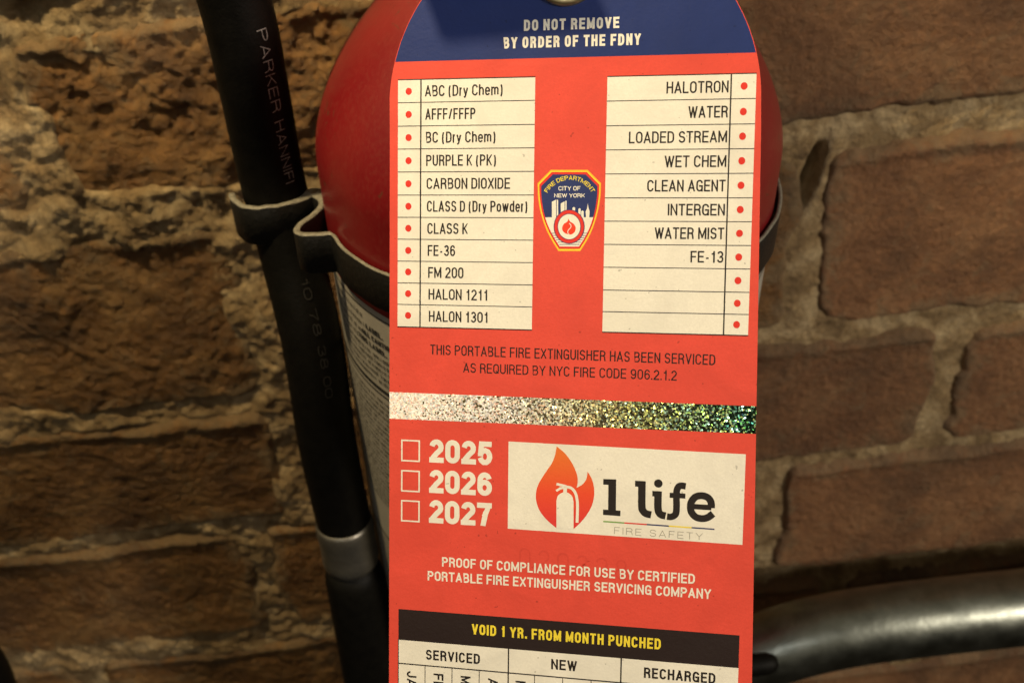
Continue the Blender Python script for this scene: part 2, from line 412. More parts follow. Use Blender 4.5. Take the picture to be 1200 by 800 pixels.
# ------------------------------------------------------------ stroke lettering (condensed grotesque)
def arc(cx, cy, rx, ry, a0, a1, n=9):
    return [(cx + rx * math.cos(R_(a0 + (a1 - a0) * i / n)), cy + ry * math.sin(R_(a0 + (a1 - a0) * i / n))) for i in range(n + 1)]
q = .28
G = {
 'A': [[(0, 0), (.5, 1), (1, 0)], ['n', (.16, .27), (.84, .27)]],
 'B': [['c', (0, 0), (0, 1)] + arc(.58, .76, .34, .24, 90, -90) + [(.02, .52)], ['n', (0, .52)] + arc(.58, .26, .42, .26, 90, -90) + [(0, 0)]],
 'C': [['n'] + arc(.5, 1 - q, .5, q, 5, 180) + arc(.5, q, .5, q, 180, 355)],
 'D': [['c', (0, 0), (0, 1)] + arc(.42, .68, .58, .32, 90, 0) + arc(.42, .32, .58, .32, 0, -90)],
 'E': [[(1, 1), (0, 1), (0, 0), (1, 0)], [(0, .52), (.88, .52)]],
 'F': [[(1, 1), (0, 1), (0, 0)], [(0, .5), (.85, .5)]],
 'G': [['n'] + arc(.5, 1 - q, .5, q, 5, 180) + arc(.5, q, .5, q, 180, 330), [(1, 0), (1, .47), (.55, .47)]],
 'H': [[(0, 0), (0, 1)], [(1, 0), (1, 1)], ['n', (0, .53), (1, .53)]],
 'I': [[(.5, 0), (.5, 1)]],
 'J': [['n', (0, .34)] + arc(.5, q, .5, q, 180, 360) + [(1, 1.0), (1, 1.1)]],
 'K': [[(0, 0), (0, 1)], [(1, 1), (0, .36)], [(.32, .56), (1, 0)]],
 'L': [[(0, 1), (0, 0), (1, 0)]],
 'M': [[(0, 0), (0, 1), (.5, .12), (1, 1), (1, 0)]],
 'N': [[(0, 0), (0, 1), (1, 0), (1, 1)]],
 'O': [['c'] + arc(.5, 1 - q, .5, q, 0, 180) + arc(.5, q, .5, q, 180, 360)],
 'P': [[(0, 0), (0, 1)] + arc(.52, .74, .48, .26, 90, -90) + [(.05, .48)]],
 'Q': [['c'] + arc(.5, 1 - q, .5, q, 0, 180) + arc(.5, q, .5, q, 180, 360), [(.55, .22), (1, 0)]],
 'R': [[(0, 0), (0, 1)] + arc(.52, .75, .46, .25, 90, -90) + [(.05, .5)], [(.5, .5), (.84, .44), (.94, .28), (1, 0)]],
 'S': [['n'] + arc(.5, .75, .48, .25, 8, 235) + arc(.5, .26, .5, .26, 55, -172)],
 'T': [[(0, 1), (1, 1)], [(.5, 0), (.5, 1)]],
 'U': [[(0, 1.1), (0, 1)] + arc(.5, q, .5, q, 180, 360) + [(1, 1), (1, 1.1)]],
 'V': [[(0, 1), (.5, 0), (1, 1)]],
 'W': [[(0, 1), (.26, 0), (.5, .95), (.74, 0), (1, 1)]],
 'X': [[(0, 0), (1, 1)], [(0, 1), (1, 0)]],
 'Y': [[(0, 1), (.5, .45), (1, 1)], [(.5, 0), (.5, .45)]],
 '0': [['c'] + arc(.5, 1 - q, .5, q, 0, 180) + arc(.5, q, .5, q, 180, 360)],
 '1': [[(.72, 0), (.72, 1)], ['n', (.72, .92), (.5, .80), (.05, .77)]],
 '2': [['n'] + arc(.5, 1 - q, .48, q, 172, -30) + [(.50, .36), (.14, .13), (.02, .0)], [(.0, 0), (1, 0)]],
 '3': [['n'] + arc(.5, .76, .45, .24, 165, -80) + arc(.5, .27, .5, .27, 80, -168)],
 '5': [[(.92, 1), (.14, 1), (.06, .47)], ['n', (-.02, .40), (.08, .50)] + arc(.5, .32, .5, .33, 118, -168)],
 '6': [['n'] + arc(.5, 1 - q, .47, q, 12, 180) + [(0, .3)], ['c'] + arc(.5, .3, .5, .3, 0, 360, 18)[:-1]],
 '7': [[(0, 1), (1, 1)], [(.98, .97), (.6, .5), (.42, 0)]],
 '8': [['c'] + arc(.5, .76, .43, .24, 0, 360, 18)[:-1], ['c'] + arc(.5, .27, .5, .27, 0, 360, 18)[:-1]],
 'c': [['n'] + arc(.5, .46, .5, .26, 15, 180) + arc(.5, .26, .5, .26, 180, 345)],
 'd': [[(1, 0), (1, 1)], ['c'] + arc(.5, .46, .5, .26, 0, 180) + arc(.5, .26, .5, .26, 180, 360)],
 'e': [['n', (.02, .36), (1, .36)] + arc(.5, .46, .5, .26, 0, 180) + arc(.5, .26, .5, .26, 180, 335)],
 'h': [[(0, 0), (0, 1)], ['n'] + arc(.5, .46, .5, .26, 180, 0) + [(1, 0)]],
 'm': [[(0, 0), (0, .72)], ['n'] + arc(.25, .52, .25, .2, 180, 0) + [(.5, 0)], ['n'] + arc(.75, .52, .25, .2, 180, 0) + [(1, 0)]],
 'o': [['c'] + arc(.5, .46, .5, .26, 0, 180) + arc(.5, .26, .5, .26, 180, 360)],
 'r': [[(0, 0), (0, .72)], ['n'] + arc(.75, .46, .75, .25, 180, 85)],
 'w': [['n', (0, .74), (.26, 0), (.5, .7), (.74, 0), (1, .74)]],
 'y': [['n', (0, .74), (.5, .02)], ['n', (1, .74), (.48, -.08), (.3, -.2), (.02, -.21)]],
 '(': [['n'] + arc(1.0, .4, 1.0, .66, 115, 245)], ')': [['n'] + arc(0, .4, 1.0, .66, 65, -65)],
 '/': [['n', (0, -.02), (1, 1.02)]], '.': [[(.5, 0), (.5, .03)]], '-': [['n', (0, .36), (1, .36)]],
}
G['9'] = [[p if isinstance(p, str) else (1 - p[0], 1 - p[1]) for p in s] for s in G['6']]
WD = dict(I=0, M=.60, W=.68, m=.60, w=.58, r=.20, E=.40, F=.38, L=.37, J=.36, T=.42, S=.43, V=.46, Y=.46, A=.48, X=.44)
WD.update({'.': 0, '(': .15, ')': .15, '/': .28, '-': .22, '1': .30, ' ': .18})
for c_ in 'cdehoy': WD[c_] = .36
for c_ in '02356789': WD[c_] = .41

def ribbon(pts, hw, closed=False, capA=0, capB=0, lim=3.2):
    P = [Vector((p[0], p[1])) for p in pts]
    Q = [P[0]]
    for p in P[1:]:
        if (p - Q[-1]).length > 1e-7: Q.append(p)
    if closed and (Q[0] - Q[-1]).length < 1e-7: Q.pop()
    P = Q; n = len(P)
    if not closed:
        P[0] = P[0] + (P[0] - P[1]).normalized() * capA; P[-1] = P[-1] + (P[-1] - P[-2]).normalized() * capB
    L, Rr = [], []
    for i in range(n):
        if closed: d0 = (P[i] - P[i - 1]).normalized(); d1 = (P[(i + 1) % n] - P[i]).normalized()
        else:
            d1 = (P[i + 1] - P[i]).normalized() if i < n - 1 else (P[i] - P[i - 1]).normalized()
            d0 = (P[i] - P[i - 1]).normalized() if i else d1
        n0 = Vector((-d0.y, d0.x)); n1 = Vector((-d1.y, d1.x)); s_ = n0 + n1
        if s_.length < 1e-5: s_ = n1
        s_ = s_.normalized(); k = hw / max(s_.dot(n1), 1 / lim)
        L.append(P[i] + s_ * k); Rr.append(P[i] - s_ * k)
    fs = [(i, (i + 1) % n, n + (i + 1) % n, n + i) for i in range(n if closed else n - 1)]
    return L + Rr, fs

class Sheet:
    """collects flat print (mm, tag plane) into one mesh; every stroke a few microns above the last"""
    def __init__(s, z): s.v = []; s.f = []; s.z = z; s.k = 0
    def _add(s, vs, fs):
        o = len(s.v); z = s.z + (s.k % 6) * .0022; s.k += 1
        s.v += [(v[0], v[1], z) for v in vs]
        for f in fs:
            a, b, c = [Vector((vs[i][0], vs[i][1])) for i in f[:3]]
            ar = 0
            for i in range(len(f)):
                p, r = vs[f[i]], vs[f[(i + 1) % len(f)]]; ar += p[0] * r[1] - r[0] * p[1]
            f2 = f if ar > 0 else f[::-1]
            s.f.append(tuple(o + i for i in f2))
    def stroke(s, pts, wd, closed=False, cap=0):
        v, f = ribbon(pts, wd / 2, closed, cap, cap); s._add(v, f)
    def poly(s, pts):
        t = tessellate_polygon([[Vector((p[0], p[1], 0)) for p in pts]]); s._add(pts, [tuple(x) for x in t])
    def rect(s, x0, y0, x1, y1): s._add([(x0, y0), (x1, y0), (x1, y1), (x0, y1)], [(0, 1, 2, 3)])
    def disc(s, x, y, r, ry=None, n=20): s._add([(x + r * math.cos(2 * math.pi * i / n), y + (ry or r) * math.sin(2 * math.pi * i / n)) for i in range(n)], [tuple(range(n))])
    def text(s, txt, x0, x1, y, h, sw=.13, gap=.13, xf=None, y1=None, jit=0):
        """baseline from (x0,y) to (x1,y1); glyph widths stretched to fill the span"""
        y1 = y if y1 is None else y1
        sk = sum((WD.get(c, .44) if c != ' ' else WD[' ']) for c in txt)
        fixed = sum(sw for c in txt if c != ' ') + gap * (len(txt) - 1)
        tot = (x1 - x0) / h
        k = (tot - fixed) / sk
        if k < .55: g2 = gap * .6; k = (tot - sum(sw for c in txt if c != ' ') - g2 * (len(txt) - 1)) / sk; gap = g2
        x = 0; wst = sw * h
        for c in txt:
            gw = WD.get(c, .44) * k
            if c == ' ': x += gw + gap; continue
            ox = x0 + x * h
            for st in G[c]:
                flag = st[0] if isinstance(st[0], str) else ''
                pp = [p for p in st if not isinstance(p, str)]
                segs = [pp[q_:q_ + 2] for q_ in range(len(pp) - 1)] if c in 'AMNVWXYZw7' and len(pp) > 2 else [pp]
                for pp in segs: s._glyph(pp, flag, c, h, sw, gw, wst, ox, x0, x1, y, y1, xf)
            x += gw + sw + gap - (.07 if c == 'r' else 0)
    def _glyph(s, pp, flag, c, h, sw, gw, wst, ox, x0, x1, y, y1, xf):
                if True:
                    pts = [((sw / 2 + (0 if gw == 0 else p[0] * gw)) * h, (sw / 2 + p[1] * (1 - sw)) * h) for p in pp]
                    cap = wst / 2 if flag == '' or c == 'w' else 0
                    v, f = ribbon(pts, wst / 2, flag == 'c', cap, cap)
                    lo = 0 if c not in 'y()/' else -.3 * h
                    hi = h if c not in '()/' else 1.1 * h
                    mg = .05 * h if c in 'VWAYXw' else 0
                    v = [(min(max(p[0], -mg), (gw + sw) * h + mg), min(max(p[1], lo), hi)) for p in v]
                    out = []
                    for p in v:
                        X_ = ox + p[0]; Y_ = y + (y1 - y) * ((X_ - x0) / (x1 - x0)) + p[1]
                        out.append(xf(X_, Y_) if xf else (X_, Y_))
                    s._add(out, f)
    def build(s, name, m_, parent):
        return mesh(name, [(x * mm, y * mm, z * mm) for x, y, z in s.v], s.f, m_, parent)

# ------------------------------------------------------------ fire extinguisher
AX = Vector((.05803368, -.00657569, .99829297)).normalized()
A0 = Vector((.01407, -.0652, .1064)); RB = .06
E1 = (Vector((1, 0, 0)) - AX * AX.x).normalized(); E2 = AX.cross(E1)
MX = Matrix.Identity(4)
for i in range(3): MX[i][0], MX[i][1], MX[i][2] = E1[i], E2[i], AX[i]
ZBOT = -.315
ext = empty('fire_extinguisher'); base = A0 + AX * ZBOT
MX.translation = base; ext.matrix_world = MX
tag(ext, 'red fire extinguisher with black hose clipped to its side, behind the inspection tag', 'fire extinguisher')
def ez(z): return z - ZBOT            # local height from the reference level at the strap
z1, hh, exn = .008, .055, 1.7
prof = [(.0, 0), (.045, 0), (.052, .001), (.0575, .005), (RB, .012)] + [(RB, ez(z)) for z in np.linspace(-.29, z1, 12)]
for t in np.linspace(0.04, 1, 30):
    z = z1 + hh * t * .985; r = RB * (1 - ((z - z1) / hh) ** exn) ** (1 / exn)
    if r > .017: prof.append((r, ez(z)))
zt = ez(z1 + hh)
prof += [(.0165, zt - .001), (.0165, zt + .006), (.0, zt + .006)]
body = lathe('body', prof, PAINT, ext)
# label wrapped round the cylinder
def cylpt(th, z, r): return (r * math.cos(th), r * math.sin(th), z)
def wrap_sheet(name, th0, th1, za, zb_, r, m_, parent, n=64):
    V = np.zeros((n, 3, 3))
    for i, th in enumerate(np.linspace(th0, th1, n)):
        for j, z in enumerate(np.linspace(za, zb_, 3)): V[i, j] = cylpt(th, z, r)
    return grid_mesh(name, V, m_, parent)
lab = wrap_sheet('body_label', R_(-172), R_(-12), ez(-.20), ez(-.0183), RB + .00015, LABELP, body)
sh = Sheet(0)
TH0 = -172
def lwrap(X_, Y_): return (X_, Y_)
rnd = random.Random(3)
sh.rect(2.0, -1.9, 165, -1.45); sh.rect(2.0, -26.6, 165, -25.4); sh.rect(2, -28.1, 165, -27.6); sh.rect(2, -92, 165, -91); sh.rect(2, -170, 165, -169.2)
def scribble(x0, x1, y, h):
    x = x0
    while x < x1:
        wl = rnd.uniform(1.2, 4.5)
        k = x
        while k < x + wl:
            g = rnd.uniform(.28, .5) * h
            t_ = rnd.random()
            if t_ < .35: sh.stroke([(k, y), (k, y + h * rnd.choice((.7, 1)))], .16 * h)
            elif t_ < .7: sh.stroke([(k, y + .05 * h), (k + g * .8, y + .05 * h), (k + g * .8, y + .62 * h), (k, y + .62 * h)], .15 * h, True)
            else: sh.stroke([(k, y), (k, y + .65 * h), (k + g * .8, y + .6 * h), (k + g * .8, y)], .15 * h)
            k += g + .3 * h
        x += wl + .6 * h
sh.text('LABEL.', 29, 36, -8.0, 1.7, .24); scribble(11, 28, -8.0, 1.5)
sh.text('ALL CAUTIONS', 26.5, 41, -10.6, 1.7, .24); scribble(11, 25.5, -10.6, 1.5)
sh.text('THIS LABEL.', 24, 37, -13.2, 1.7, .24); scribble(11, 23, -13.2, 1.5)
scribble(11, 27, -5.2, 1.5)
for i in range(5): scribble(11, 66 - i, -15.6 - 2.05 * i, 1.4)
for i in range(24): scribble(9, 60 + (i * 7) % 9, -31 - 1.9 * i, 1.25)
for i in range(24): scribble(9, 60 + (i * 5) % 9, -95 - 2.4 * i, 1.4)
vs = []
for x, y, z in sh.v:
    th = R_(TH0) + x * mm / RB; vs.append(cylpt(th, ez(-.0183) + y * mm, RB + .00030 + z * mm * .5))
# subdivide long bars so they hug the cylinder
bars = sh.f[:5]; fs = list(sh.f[5:])
for bf in bars:
    xs_ = [sh.v[i][0] for i in bf]; ys_ = [sh.v[i][1] for i in bf]
    for k in range(60):
        xa = min(xs_) + (max(xs_) - min(xs_)) * k / 60; xb = min(xs_) + (max(xs_) - min(xs_)) * (k + 1) / 60; o = len(vs)
        for (x, y) in ((xa, min(ys_)), (xb, min(ys_)), (xb, max(ys_)), (xa, max(ys_))):
            vs.append(cylpt(R_(TH0) + x * mm / RB, ez(-.0183) + y * mm, RB + .00030))
        fs.append((o, o + 1, o + 2, o + 3))
mesh('label_printing', vs, fs, LABINK, lab)

# valve, levers, gauge above the frame
neck = lathe('valve', [(.0155, zt + .004), (.0155, zt + .012), (.012, zt + .014), (.012, zt + .034), (.009, zt + .038), (0, zt + .038)], BRASS, ext, 40)
g = lathe('pressure_gauge', [(.0, 0), (.016, 0), (.0165, .002), (.0165, .010), (.015, .011), (0, .011)], STEEL, ext, 40)
g.location = (.024, 0, zt + .018); g.rotation_euler = (R_(90), 0, R_(90))
bevbox('carry_handle', (.060, .030, .0035), (-.0215, -.0243, zt + .022), CLIPM, ext, .001, (0, R_(2), R_(-100)))
bevbox('squeeze_lever', (.050, .020, .0035), (-.010, -.018, zt + .040), CLIPM, ext, .001, (0, R_(-8), R_(-104)))
tube('gauge_port', [Vector((.010, 0, zt + .018)), Vector((.024, 0, zt + .018))], .005, BRASS, ext, Vector((0, 0, 1)), 20)
# strap with folded clip that holds the hose (path in the horizontal plane of the bottle, mm)
HC = (-74.3, -.3)
path = [(HC[0] + 10.0 * math.cos(R_(a)), HC[1] + 10.0 * math.sin(R_(a))) for a in range(188, 300, 12)]
path += [(-66.6, -7.2), (-64.0, -3.6), (-61.6, -3.4), (-59.8, -7.0), (-59.6, -11.2), (-61.4, -15.6), (-63.7, -19.4), (-64.4, -22.6),
         (-62.6, -25.2), (-59.4, -25.6)]
path += [(61.3 * math.cos(R_(a)), 61.3 * math.sin(R_(a))) for a in range(-155, 90, 5)]
path = [Vector((x, y, 0)) for x, y in path]
sp = catmull(path, 5)
vs = []; fs = []
zt_, zb_ = ez(-.0038), ez(-.0150)
for i, p in enumerate(sp):
    a = sp[max(i - 1, 0)]; b = sp[min(i + 1, len(sp) - 1)]; t = (b - a).normalized(); nn = Vector((-t.y, t.x, 0))
    th = .85
    d = (p - Vector((-62.6, -4.6, 0))).length
    th += 1.5 * math.exp(-(d / 4.0) ** 2)
    if p.x > -56 or p.y < -27: th = .5
    wob = .25 * math.sin(i * .21) + .12 * math.sin(i * .57)
    o_ = [(-th, zb_, .35), (-th + .35, zb_, 0)]
    sec = [(-th, zb_ + .0003), (-th + .25, zb_), (th - .25, zb_), (th, zb_ + .0003), (th, zt_ - .0003), (th - .25, zt_), (-th + .25, zt_), (-th, zt_ - .0003)]
    for (u_, z_) in sec: q_ = (p + nn * (u_ + wob * .3)) * mm; vs.append((q_.x, q_.y, z_ + wob * .0006))
ns = 8
for i in range(len(sp) - 1):
    for k in range(ns): k2 = (k + 1) % ns; fs.append((i * ns + k, (i + 1) * ns + k, (i + 1) * ns + k2, i * ns + k2))
fs += [tuple(range(ns)), tuple(range((len(sp) - 1) * ns, len(sp) * ns))[::-1]]
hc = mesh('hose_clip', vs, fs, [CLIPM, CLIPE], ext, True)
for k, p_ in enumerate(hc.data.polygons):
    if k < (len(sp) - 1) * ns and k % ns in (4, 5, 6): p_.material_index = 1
# wall bracket plate between bottle and bricks
bevbox('wall_bracket', (.03, .003, .12), (0, .0615, ez(-.03)), STEEL, ext, .001)

# hose
IM = MX.inverted()
def hpt(x, y, yy): return tuple(on(x, y, Vector((0, yy, 0)), Vector((0, 1, 0))))
HP = [(-.0575, -.069, .250), (-.0580, -.068, .200), hpt(275, 0, -.067), hpt(297, 100, -.066), hpt(318, 205, -.0652), hpt(342, 300, -.070), hpt(366, 400, -.079),
      hpt(384, 520, -.085), hpt(404, 615, -.086), hpt(420, 700, -.088), hpt(434, 780, -.0895), (-.066, -.090, -.13)]
hp = catmull([Vector(p) for p in HP], 12)
zf1 = .0008; zf0 = -.0165
hoseP = [p for p in hp if p.z > zf1 - .004]
top = [Vector((.0, -.055, .262)), Vector((-.02, -.062, .285)), Vector((-.044, -.071, .280))]
hoseP = catmull([IM @ p for p in top + hoseP[::2]], 2)
hose = tube('hose', hoseP, .0085, RUBBER, ext, Vector((0, -1, 0)), 48)
ferr = [p for p in hp if zf0 < p.z < zf1]
def at_z(zq):
    for a, b in zip(hp[:-1], hp[1:]):
        if a.z >= zq >= b.z: return a.lerp(b, (a.z - zq) / (a.z - b.z))
zc0 = on(405, 634, Vector((0, -.0865 - .009, 0)), Vector((0, 1, 0))).z; zc1 = on(412, 684, Vector((0, -.0875 - .009, 0)), Vector((0, 1, 0))).z
fpath = [at_z(z) for z in np.linspace(zc0, zc1, 12)]
fr_ = [.0086, .0091, .0092, .0092, .0091, .0090, .0090, .0090, .0091, .0092, .0091, .0086]
tube('crimp_collar', [IM @ p for p in fpath], fr_, SATIN, hose, Vector((0, -1, 0)), 48)
npath = [at_z(z) for z in np.linspace(zc1 + .0005, -.125, 16)]
nr_ = [.0084 + .0011 * (i > 0) + .00010 * i for i in range(16)]
tube('nozzle', [IM @ p for p in npath], nr_, RUBBER, ext, Vector((0, -1, 0)), 48)
# grey printing along the hose, curved with it
def hose_text(txt, ztop, zbot, side, h, sw, m_, name, inkz=.00030, mirror=False):
    s = Sheet(0); Lg = (ztop - zbot) * 1000
    s.text(txt, 0, Lg, 0, h, sw, .28)
    vs = []
    for x, y, z in s.v:
        p = at_z(ztop - x * mm); pa = at_z(ztop - x * mm + .002); pb = at_z(ztop - x * mm - .002)
        t = (pb - pa).normalized()
        a = (Vector((0, -1, 0)) - t * t.dot(Vector((0, -1, 0)))).normalized(); b = a.cross(t)
        if b.x < 0: b = -b
        ang = side + y * mm / .0085
        r = .0085 + inkz + z * mm
        vs.append(IM @ (p + a * (r * math.cos(ang)) + b * (r * math.sin(ang))))
    mesh(name, vs, s.f, m_, hose)
hose_text('PARKER HANNIFI', .1515, .1105, .60, 2.6, .09, HPRINT, 'lettering')
hose_text('10 78 38 00', .083, .052, .34, 2.1, .10, HEMB, 'lettering')

# ------------------------------------------------------------ pipe, stub and tube at the bottom
def thing_tube(name, pts, r, m_, label, cat, n=12):
    root = empty(name); root.location = pts[len(pts) // 2]; tag(root, label, cat)
    loc = Vector(pts[len(pts) // 2])
    P = catmull([Vector(p) - loc for p in pts], n)
    return root, P
root, P = thing_tube('conduit_pipe', [(.33, -.05, -.131), (.27, -.05, -.1312), (.2299, -.05, -.1316), (.2081, -.05, -.1320), (.1713, -.05, -.1325), (.1346, -.05, -.1345),
                       (.1055, -.05, -.1410), (.084, -.05, -.1530), (.067, -.05, -.172), (.058, -.05, -.20), (.054, -.05, -.26)], .0178, PIPE,
                     'thick glossy black pipe curving along the wall at the lower right', 'pipe')
tube('pipe_body', P, .0160, PIPE, root, Vector((0, -1, 0)), 56)

c_ = on(905, 776, Vector((0, -.088, 0)), Vector((0, 1, 0)))
root = empty('bracket_peg'); root.location = c_
tag(root, 'short dark round peg end poking out below the curving black pipe, right of the tag', 'peg')
P = [Vector((x, 0, x * .04)) for x in (-.050, -.03, -.02, -.006, -.002, .0005, .0018, .0022)]
tube('peg_body', P, [.0042, .0042, .0042, .0042, .0040, .0033, .0020, .0006], RUBBER, root, Vector((0, -1, 0)), 24)

lp = [on(a, b, Vector((0, -.055, 0)), Vector((0, 1, 0))) for a, b in ((-520, 720), (-300, 722), (-150, 732), (-70, 752), (-33, 785), (-14, 830), (-2, 890), (6, 970), (14, 1100))]
root, P = thing_tube('black_tube', [tuple(p) for p in lp], .014, RUBBER, 'matt black tube just showing in the bottom left corner', 'tube')
tube('tube_body', P, .0125, RUBBER, root, Vector((0, -1, 0)), 40)

# ------------------------------------------------------------ inspection tag
TO = Vector((0.011723563806088631, -0.1510018072236032, 0.11027976855956997))
TX = Vector((0.9773265552118585, -0.21171953857020148, 0.002764320050812605)).normalized()
TY = Vector((0.11098875823799305, 0.5233701477412974, 0.8448462487328927)); TY = (TY - TX * TY.dot(TX)).normalized()
TZ = TX.cross(TY)                                   # towards the viewer
TM = Matrix.Identity(4)
for i in range(3): TM[i][0], TM[i][1], TM[i][2], TM[i][3] = TX[i], TY[i], TZ[i], TO[i]
def pt(x, y):
    p = on(x, y, TO, TZ) - TO; return (p.dot(TX) * 1000, p.dot(TY) * 1000)
tg = empty('inspection_tag'); tg.matrix_world = TM
tag(tg, 'red card inspection tag with blue rounded top, hanging in front of the extinguisher', 'tag')
XL, XR = -36.65, 34.7
def right_x(y): return 33.5 + (47 - y) * .0165
out = [(XL, -82)] + [(right_x(y), y) for y in (-82, -60, -40, -20, 0, 20, 40)]
tc_ = (-1.65, 44.8); rT = 35.1
topa = [(tc_[0] + rT * math.cos(R_(a)), tc_[1] + rT * math.sin(R_(a))) for a in range(3, 180, 3)]
outline = out + topa + [(XL, 40), (XL, 0)]
HOLE = (-2.5, 69.0); HR = 4.2
def card(name, outline, z0, z1_, m_, m_edge, parent):
    hole = [(HOLE[0] + HR * math.cos(R_(a)), HOLE[1] + HR * math.sin(R_(a))) for a in range(0, 360, 15)]
    n = len(outline); allp = outline + hole
    tess = tessellate_polygon([[Vector((x, y, 0)) for x, y in outline], [Vector((x, y, 0)) for x, y in hole]])
    N_ = len(allp)
    vs = [(x * mm, y * mm, z1_ * mm) for x, y in allp] + [(x * mm, y * mm, z0 * mm) for x, y in allp]
    fs = []; mi = []
    for t in tess:
        ar = sum(allp[t[i]][0] * allp[t[(i + 1) % 3]][1] - allp[t[(i + 1) % 3]][0] * allp[t[i]][1] for i in range(3))
        t = tuple(t) if ar > 0 else tuple(t)[::-1]
        fs.append(t); mi.append(0); fs.append(tuple(N_ + i for i in t[::-1])); mi.append(1)
    for i in range(n): j = (i + 1) % n; fs.append((i, N_ + i, N_ + j, j)); mi.append(1)
    for i in range(len(hole)): j = (i + 1) % len(hole); fs.append((n + i, n + j, N_ + n + j, N_ + n + i)); mi.append(1)
    o = mesh(name, vs, fs, [m_, m_edge], parent); o.data.polygons.foreach_set('material_index', mi); return o
EDGE = print_mat('tag_card_edge', (.60, .36, .27), .6, False)
card('card', outline, -.45, 0, RED, EDGE, tg)
# blue header
yb = 53.35
hdr = [(right_x(yb) - .0, yb)]
a0 = math.degrees(math.asin((yb - tc_[1]) / rT))
rh = rT - .12
hd = [(tc_[0] + rh * math.cos(R_(a)), tc_[1] + rh * math.sin(R_(a))) for a in np.linspace(a0, 180 - a0, 50)]
def hdr_sheet():
    hole = [(HOLE[0] + HR * math.cos(R_(a)), HOLE[1] + HR * math.sin(R_(a))) for a in range(0, 360, 15)]
    allp = hd + hole
    tess = tessellate_polygon([[Vector((x, y, 0)) for x, y in hd], [Vector((x, y, 0)) for x, y in hole]])
    fs = []
    for t in tess:
        ar = sum(allp[t[i]][0] * allp[t[(i + 1) % 3]][1] - allp[t[(i + 1) % 3]][0] * allp[t[i]][1] for i in range(3))
        fs.append(tuple(t) if ar > 0 else tuple(t)[::-1])
    return mesh('header_panel', [(x * mm, y * mm, .012 * mm) for x, y in allp], fs, BLUE, tg)
hp_ = hdr_sheet()
s = Sheet(.03); s.text('DO NOT REMOVE', -10.4, 7.5, 58.4, 2.05, .21, .17); s.build('lettering', CREAM, hp_)
s = Sheet(.03); s.text('BY ORDER OF THE FDNY', -14.3, 11.5, 55.25, 2.1, .21, .17); s.build('lettering', CREAM, hp_)
# eyelet
def torus_lathe(name, r0, r1, h, m_, parent, loc):
    pr = [(r0, -.0007), (r0, h * .4)] + [((r0 + r1) / 2 - (r1 - r0) / 2 * math.cos(R_(a)), h * .4 + h * .6 * math.sin(R_(a))) for a in range(10, 180, 15)] + [(r1, .00002)]
    o = lathe(name, [(a, b) for a, b in pr], m_, parent, 48); o.location = loc; return o
torus_lathe('eyelet', .0036, .0064, .0011, BRASS, tg, (HOLE[0] * mm, HOLE[1] * mm, 0.0))
# checklist tables
def table(x0, x1, ys, xv, dots, dot_x, name='checklist_panel'):
    s = Sheet(.012); s.rect(x0, ys[-1], x1, ys[0]); p = s.build(name, CREAM, tg)
    s = Sheet(.028)
    for i, y in enumerate(ys):
        t = .13 if i in (0, len(ys) - 1) else .075
        if i == 0: s.rect(x0, y - t * .4, x1, y + t)
        elif i == len(ys) - 1: s.rect(x0, y - t, x1, y + t * .6)
        else: s.rect(x0, y - t, x1, y + t)
    s.rect(xv - .13, ys[-1], xv + .13, ys[0]); s.build('ruled_lines', BLACK, p)
    for i in range(dots):
        s = Sheet(.03); s.disc(dot_x, (ys[i] + ys[i + 1]) / 2 + rnd.uniform(-.05, .05), .62, .68); s.build('red_dot', DOTRED, p)
    return p
yl = [49.85, 45.53, 41.05, 36.67, 32.25, 27.80, 23.49, 19.23, 14.95, 10.68, 6.45, 2.04]
pl = table(-35.0, -8.1, yl, -30.4, 11, -32.85)
for i, t in enumerate(['ABC (Dry Chem)', 'AFFF/FFFP', 'BC (Dry Chem)', 'PURPLE K (PK)', 'CARBON DIOXIDE', 'CLASS D (Dry Powder)', 'CLASS K', 'FE-36', 'FM 200', 'HALON 1211', 'HALON 1301']):
    wds = [15.4, 9.9, 13.9, 13.8, 16.5, 20.1, 8.1, 5.5, 7.1, 11.9, 11.9][i]
    xx = -29.6 + i * .1; yy = (yl[i] + yl[i + 1]) / 2 - 1.07
    s = Sheet(.03); s.text(t, xx, xx + wds, yy, 2.12, .135, .10); s.build('lettering', BLACK, pl)
yr = [49.6, 45.14, 40.6, 36.15, 31.7, 27.25, 22.9, 18.55, 14.25, 9.95, 5.85, 1.97]
pr_ = table(5.5, 32.5, yr, 28.05, 11, 30.37)
for i, t in enumerate(['HALOTRON', 'WATER', 'LOADED STREAM', 'WET CHEM', 'CLEAN AGENT', 'INTERGEN', 'WATER MIST', 'FE-13']):
    wds = [11.2, 7.1, 17.9, 11.2, 14.3, 10.4, 12.7, 6.0][i]
    xx = 27.62; yy = (yr[i] + yr[i + 1]) / 2 - 1.07
    s = Sheet(.03); s.text(t, xx - wds, xx, yy, 2.15, .135, .10); s.build('lettering', BLACK, pr_)
s = Sheet(.02); s.text('THIS PORTABLE FIRE EXTINGUISHER HAS BEEN SERVICED', -28.3, 26.7, -3.3, 1.98, .12, .12, y1=-3.75); s.build('lettering', BLACK, tg)
s = Sheet(.02); s.text('AS REQUIRED BY NYC FIRE CODE 906.2.1.2', -21.6, 19.7, -6.65, 1.9, .12, .12, y1=-6.9); s.build('lettering', BLACK, tg)
# holographic strip
s = Sheet(.02); s._add([(XL + .02, -16.4), (right_x(-16.4) - .02, -16.4), (right_x(-11.2) - .02, -11.2), (XL + .02, -11.05)], [(0, 1, 2, 3)]); s.build('holographic_strip', HOLO, tg)
